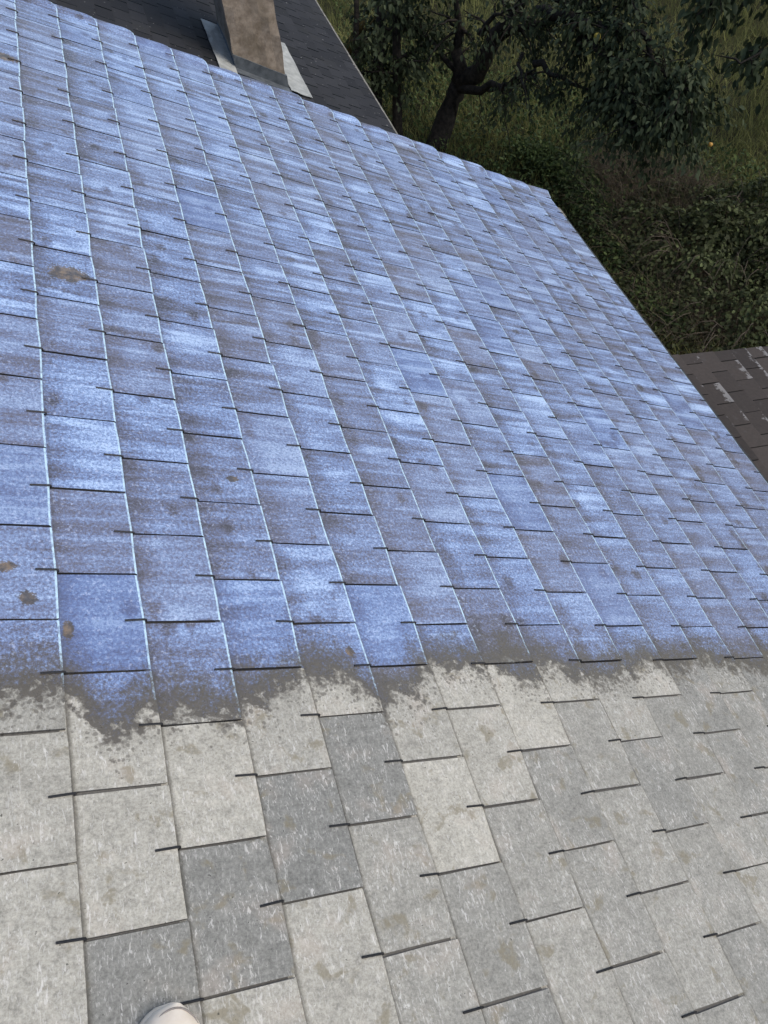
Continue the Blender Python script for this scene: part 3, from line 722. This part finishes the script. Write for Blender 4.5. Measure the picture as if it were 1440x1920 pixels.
# overhanging tree whose trunk stands out of the picture
bo = gpt(1790, 190); do = to_px(bo)[2]
fo = bo + Z * 3.4
lo = []
for (tx, ty, td, tw, de) in ((1265, 5, 8.6, 16, 30), (1345, 40, 8.4, 18, 30), (1420, 70, 8.2, 18, 30), (1300, -50, 8.8, 26, 34), (1400, -40, 8.4, 26, 34), (1480, 60, 8.2, 20, 30)):
    lo.append((fo, at(tx, ty - 40, td), 0.06, tw, de))
make_tree('overhanging_tree', 'tree whose leafy twigs hang into the top corner over the meadow', bo, [bo - Z * 0.2, bo + Z * 1.2, bo + Z * 2.4, fo], 0.16, lo, 0, 0.12, None, None, 0.6)

# ------------------------------------------------------------------ brambles and undergrowth
def bramble(px, py, rx, ry, h, n, canes, label, leaf=0.066):
    c = gpt(px, py); t = empty('bramble_bush', c, label, 'bush', 'brambles beyond the eave')
    a = rng.uniform(0, 2 * np.pi, n); q = np.sqrt(rng.random(n)); x = np.cos(a) * q * rx; y = np.sin(a) * q * ry
    top = h * np.sqrt(np.clip(1 - (q * 0.97) ** 2, 0, 1)) * (0.75 + 0.25 * np.sin(x * 5.1 + px) * np.cos(y * 4.3 + py))
    z = top * (1 - rng.random(n) ** 2.2 * 0.55) + rng.normal(0, 0.03, n)
    P = np.stack([x, y, np.maximum(z, 0.02)], 1)
    D = np.stack([np.cos(a) * 0.5, np.sin(a) * 0.5, -0.25 + 0 * a], 1)
    cl = 0.5 + 0.5 * np.sin(x * 4 + px) * np.cos(y * 3.7 + py * .3)
    link(bpy.data.objects.new('leaves', leaf_mesh('leaves', P, leaf * rng.uniform(.55, 1.2, n), D, M_BRAM, 0.72, 0.2, rng.random(n) ** 2.2 * 0.72 + 0.28 * cl, 0.4)), t)
    mb = MB()
    for _ in range(canes):
        aa = random.uniform(0, 6.28); s_ = c + Vector((math.cos(aa) * rx * .4, math.sin(aa) * ry * .4, 0.05)); bb = aa + random.uniform(-.8, .8)
        e_ = c + Vector((math.cos(bb) * rx * random.uniform(.7, 1.15), math.sin(bb) * ry * random.uniform(.7, 1.15), random.uniform(.05, .4) * h)); mid_ = (s_ + e_) / 2 + Z * h * random.uniform(.7, 1.3)
        pts = [s_.lerp(mid_, f).lerp(mid_.lerp(e_, f), f) for f in (0, .2, .4, .6, .8, 1)]
        mb.tube(pts, [.006, .006, .005, .005, .004, .003], 4, False)
    mb.build('canes', M_CANE, t)
    return t
bramble(1330, 505, 1.15, 1.0, 0.80, 5200, 46, 'bramble mound with the brightest leaves, in the middle of the thicket')
bramble(1440, 470, 1.1, 1.0, 0.85, 4600, 34, 'dark bramble mound at the picture edge above the lean-to')
bramble(1255, 440, 0.95, 0.7, 0.5, 3000, 30, 'low dark bramble mound at the top of the thicket, below the tree')
bramble(1400, 620, 1.2, 0.8, 0.65, 4300, 44, 'bramble mound close above the lean-to roof')
bramble(1215, 600, 0.8, 0.6, 0.4, 2200, 30, 'small bramble mound between eave and lean-to', 0.055)

def scatter(poly, n):
    """ground points that fall inside an image polygon of the photograph's view"""
    xs_ = [p[0] for p in poly]; ys_ = [p[1] for p in poly]; out = []
    while len(out) < n:
        x, y = random.uniform(min(xs_), max(xs_)), random.uniform(min(ys_), max(ys_))
        ins = False; j = len(poly) - 1
        for i in range(len(poly)):
            if (poly[i][1] > y) != (poly[j][1] > y) and x < (poly[j][0] - poly[i][0]) * (y - poly[i][1]) / (poly[j][1] - poly[i][1]) + poly[i][0]: ins = not ins
            j = i
        if ins: p = gpt(x, y); out.append(tuple(p))
    return np.array(out)
def clumped(P, k_, s_):
    i = rng.integers(0, len(P), len(P) // k_); c = P[np.repeat(i, k_)]; c = c + np.column_stack([rng.normal(0, s_, (len(c), 2)), np.zeros(len(c))]); return c
def noise2(P, f, o=0.0): return 0.5 + 0.25 * (np.sin(P[:, 0] * f + o) * np.cos(P[:, 1] * f * 1.3 + o) + np.sin(P[:, 0] * f * 2.3 - P[:, 1] * f * 1.7 + o))
area = [(560, -160), (1560, -160), (1560, 760), (1200, 680), (980, 330), (560, 300)]
P = np.concatenate([scatter(area, 30000), clumped(scatter(area, 6000), 14, 0.07)[:80000]])
link(bpy.data.objects.new('grass', blade_mesh('grass', P, rng.uniform(.10, .34, len(P)), rng.uniform(.003, .007, len(P)), M_GRASS, 0.35, 0.35 * rng.random(len(P)) + 0.55 * noise2(P, 1.1)))); bpy.data.objects['grass']['kind'] = 'stuff'
tag(bpy.data.objects['grass'], 'rough olive grass of the meadow behind the houses', 'grass')
P = scatter([(1090, 340), (1150, 310), (1330, 380), (1300, 470), (1330, 640), (1230, 600), (1130, 450)], 7000); P = np.concatenate([P, clumped(P, 9, 0.10)])
Q = clumped(scatter([(1180, 600), (1330, 560), (1440, 600), (1440, 660), (1260, 670)], 3000), 8, .1); P = np.concatenate([P, Q])
o = link(bpy.data.objects.new('dry_stalks', blade_mesh('dry_stalks', P, rng.uniform(.15, .65, len(P)), rng.uniform(.002, .0045, len(P)), M_STRAW, 0.75, rng.random(len(P)) ** 1.7))); o['kind'] = 'stuff'; tag(o, 'tangled brown dry stalks around the brambles', 'dry grass')
P = np.concatenate([clumped(scatter([(940, 290), (1080, 330), (1180, 500), (1280, 660), (1210, 610), (1040, 360)], 12000), 5, .08), scatter([(620, 0), (1000, 150), (1440, 330), (1440, 420), (1100, 420), (700, 300)], 9000)])
P[:, 2] += rng.random(len(P)) * 0.28
o = link(bpy.data.objects.new('weeds', leaf_mesh('weeds', P, rng.uniform(.035, .085, len(P)), np.tile([0, 0, .35], (len(P), 1)), M_WEED, 0.55, .25, rng.random(len(P)) ** 1.5, 0.8))); o['kind'] = 'stuff'; tag(o, 'low dark green weeds between roof edge and brambles', 'weeds')

# ------------------------------------------------------------------ fruit
def fruit(name, p, r, mat, label, cat, group=None, sy=1.0):
    mb = MB(); n, m = 14, 9
    for i in range(m + 1):
        th = math.pi * i / m; rr = r * math.sin(th) * (1 + 0.06 * math.cos(th)); z = r * sy * math.cos(th) - (0.18 * r * math.exp(-(th / 0.35) ** 2))
        for j in range(n): a = 2 * math.pi * j / n; mb.v.append((rr * math.cos(a), rr * math.sin(a), z))
    for i in range(m):
        for j in range(n): mb.f.append((i * n + j, i * n + (j + 1) % n, (i + 1) * n + (j + 1) % n, (i + 1) * n + j)); mb.mi.append(0)
    e_ = empty(name, p, label, cat, group)
    s_ = link(bpy.data.objects.new('flesh', mb.mesh('flesh', mat, True)), e_)
    mb2 = MB(); mb2.tube([(0, 0, r * sy * 0.75), (0.004, 0.002, r * sy * 1.05), (0.010, 0.003, r * sy * 1.3)], 0.003, 5); link(bpy.data.objects.new('stalk', mb2.mesh('stalk', M_BARK)), e_)
    e_.rotation_euler = (random.uniform(-.5, .5), random.uniform(-.5, .5), random.uniform(0, 6))
    return e_
for (px, py, r, lab) in ((1088, 427, .040, 'largest pale green windfall apple, nearest the eave trim'), (1113, 431, .030, 'yellower windfall apple lying apart from the eave'), (1077, 401, .036, 'dull windfall apple lying highest up the slope of grass')):
    p = gpt(px, py); p.z += 0.16; fruit('windfall_apple', p, r, M_APPLE, lab, 'apple', 'windfall apples in the weeds')
fruit('hanging_fruit', at(1120, 69, d0 - 2.75), 0.040, M_QUINCE, 'large bright yellow fruit hanging in the apple tree', 'fruit', None, 1.15)
fruit('hanging_fruit', at(1178, 48, d0 - 2.9), 0.028, M_APPLE, 'smaller dull yellow fruit hanging above the bright one', 'fruit', None, 1.1)
fruit('hanging_fruit', at(1332, 271, 9.2), 0.026, M_ORANGE, 'tiny orange fruit below the drooping bough at the meadow edge', 'fruit')

# ------------------------------------------------------------------ shoe of the person on the roof
toe = hit_plane(318, 1892, O, NN); 
sx = (hit_plane(318, 1893, O, NN) - hit_plane(302, 2010, O, NN)).normalized()      # heel to toe, on the slope
sy = NN.cross(sx).normalized()
shoe = empty('canvas_shoe', toe - sx * 0.15, 'white canvas shoe toe standing on grey slates at the bottom edge', 'shoe')
def shoe_half(f):                                            # half width along the shoe, f = 0 toe .. 1 heel
    return 0.049 * (min(1.0, max(0.0, 1 - (1 - min(f / 0.22, 1)) ** 2.2)) ** 0.5) * (1.0 - 0.24 * min(1, max(0, (f - 0.35) / 0.35))) * (1 if f < 0.86 else math.sqrt(max(0.0, 1 - ((f - 0.86) / 0.145) ** 2)))
def shoe_loft(prof, z0, grow, n=26, top=True):
    mb = MB(); m = 20
    for i in range(n + 1):
        f = 0.004 + 0.99 * (i / n) ** 1.25; hw = max(0.002, shoe_half(f) + grow * (1 if 0.01 < f < .99 else 0)); c = toe - sx * (0.285 * f - (grow if f < .5 else -grow) * (1 - min(1, min(f, 1 - f) / .1)))
        for j in range(m + 1):
            a = math.pi * j / m; y = -hw * math.cos(a); z = prof(f) * (math.sin(a) ** 0.6)
            mb.v.append(tuple(c + sy * (y - 0.006 * math.sin(f * 3)) + NN * (z0 + z)))
    for i in range(n):
        for j in range(m): q = i * (m + 1) + j; mb.f.append((q, q + 1, q + m + 2, q + m + 1)); mb.mi.append(0)
        mb.f.append((i * (m + 1), (i + 1) * (m + 1), (i + 1) * (m + 1) + m, i * (m + 1) + m)); mb.mi.append(0)
    return mb
shoe_loft(lambda f: 0.026 + 0.0 * f, 0.001, 0.0035).build('sole', M_SOLE, shoe, True)
shoe_loft(lambda f: 0.030 + 0.055 * min(1, f / .55) ** 1.2 + 0.012 * math.sin(min(1, f / .2) * math.pi / 2), 0.014, -0.0015).build('upper', M_SHOE, shoe, True)
mb = MB(); pts = []
for j in range(0, 29):
    a = -1.25 + 2.5 * j / 28; f = 0.02 + 0.16 * (1 - math.cos(a)) / (1 - math.cos(1.25)) ; hw = shoe_half(max(f, .03)) * 0.86
    pts.append(toe - sx * (0.285 * (f + .016)) + sy * (math.sin(a) / math.sin(1.25) * shoe_half(.2) * 0.84 - .002) + NN * (0.041 + 0.008 * math.cos(a)))
mb.tube(pts, 0.0018, 5); mb.build('toe_seam', M_STITCH, shoe)
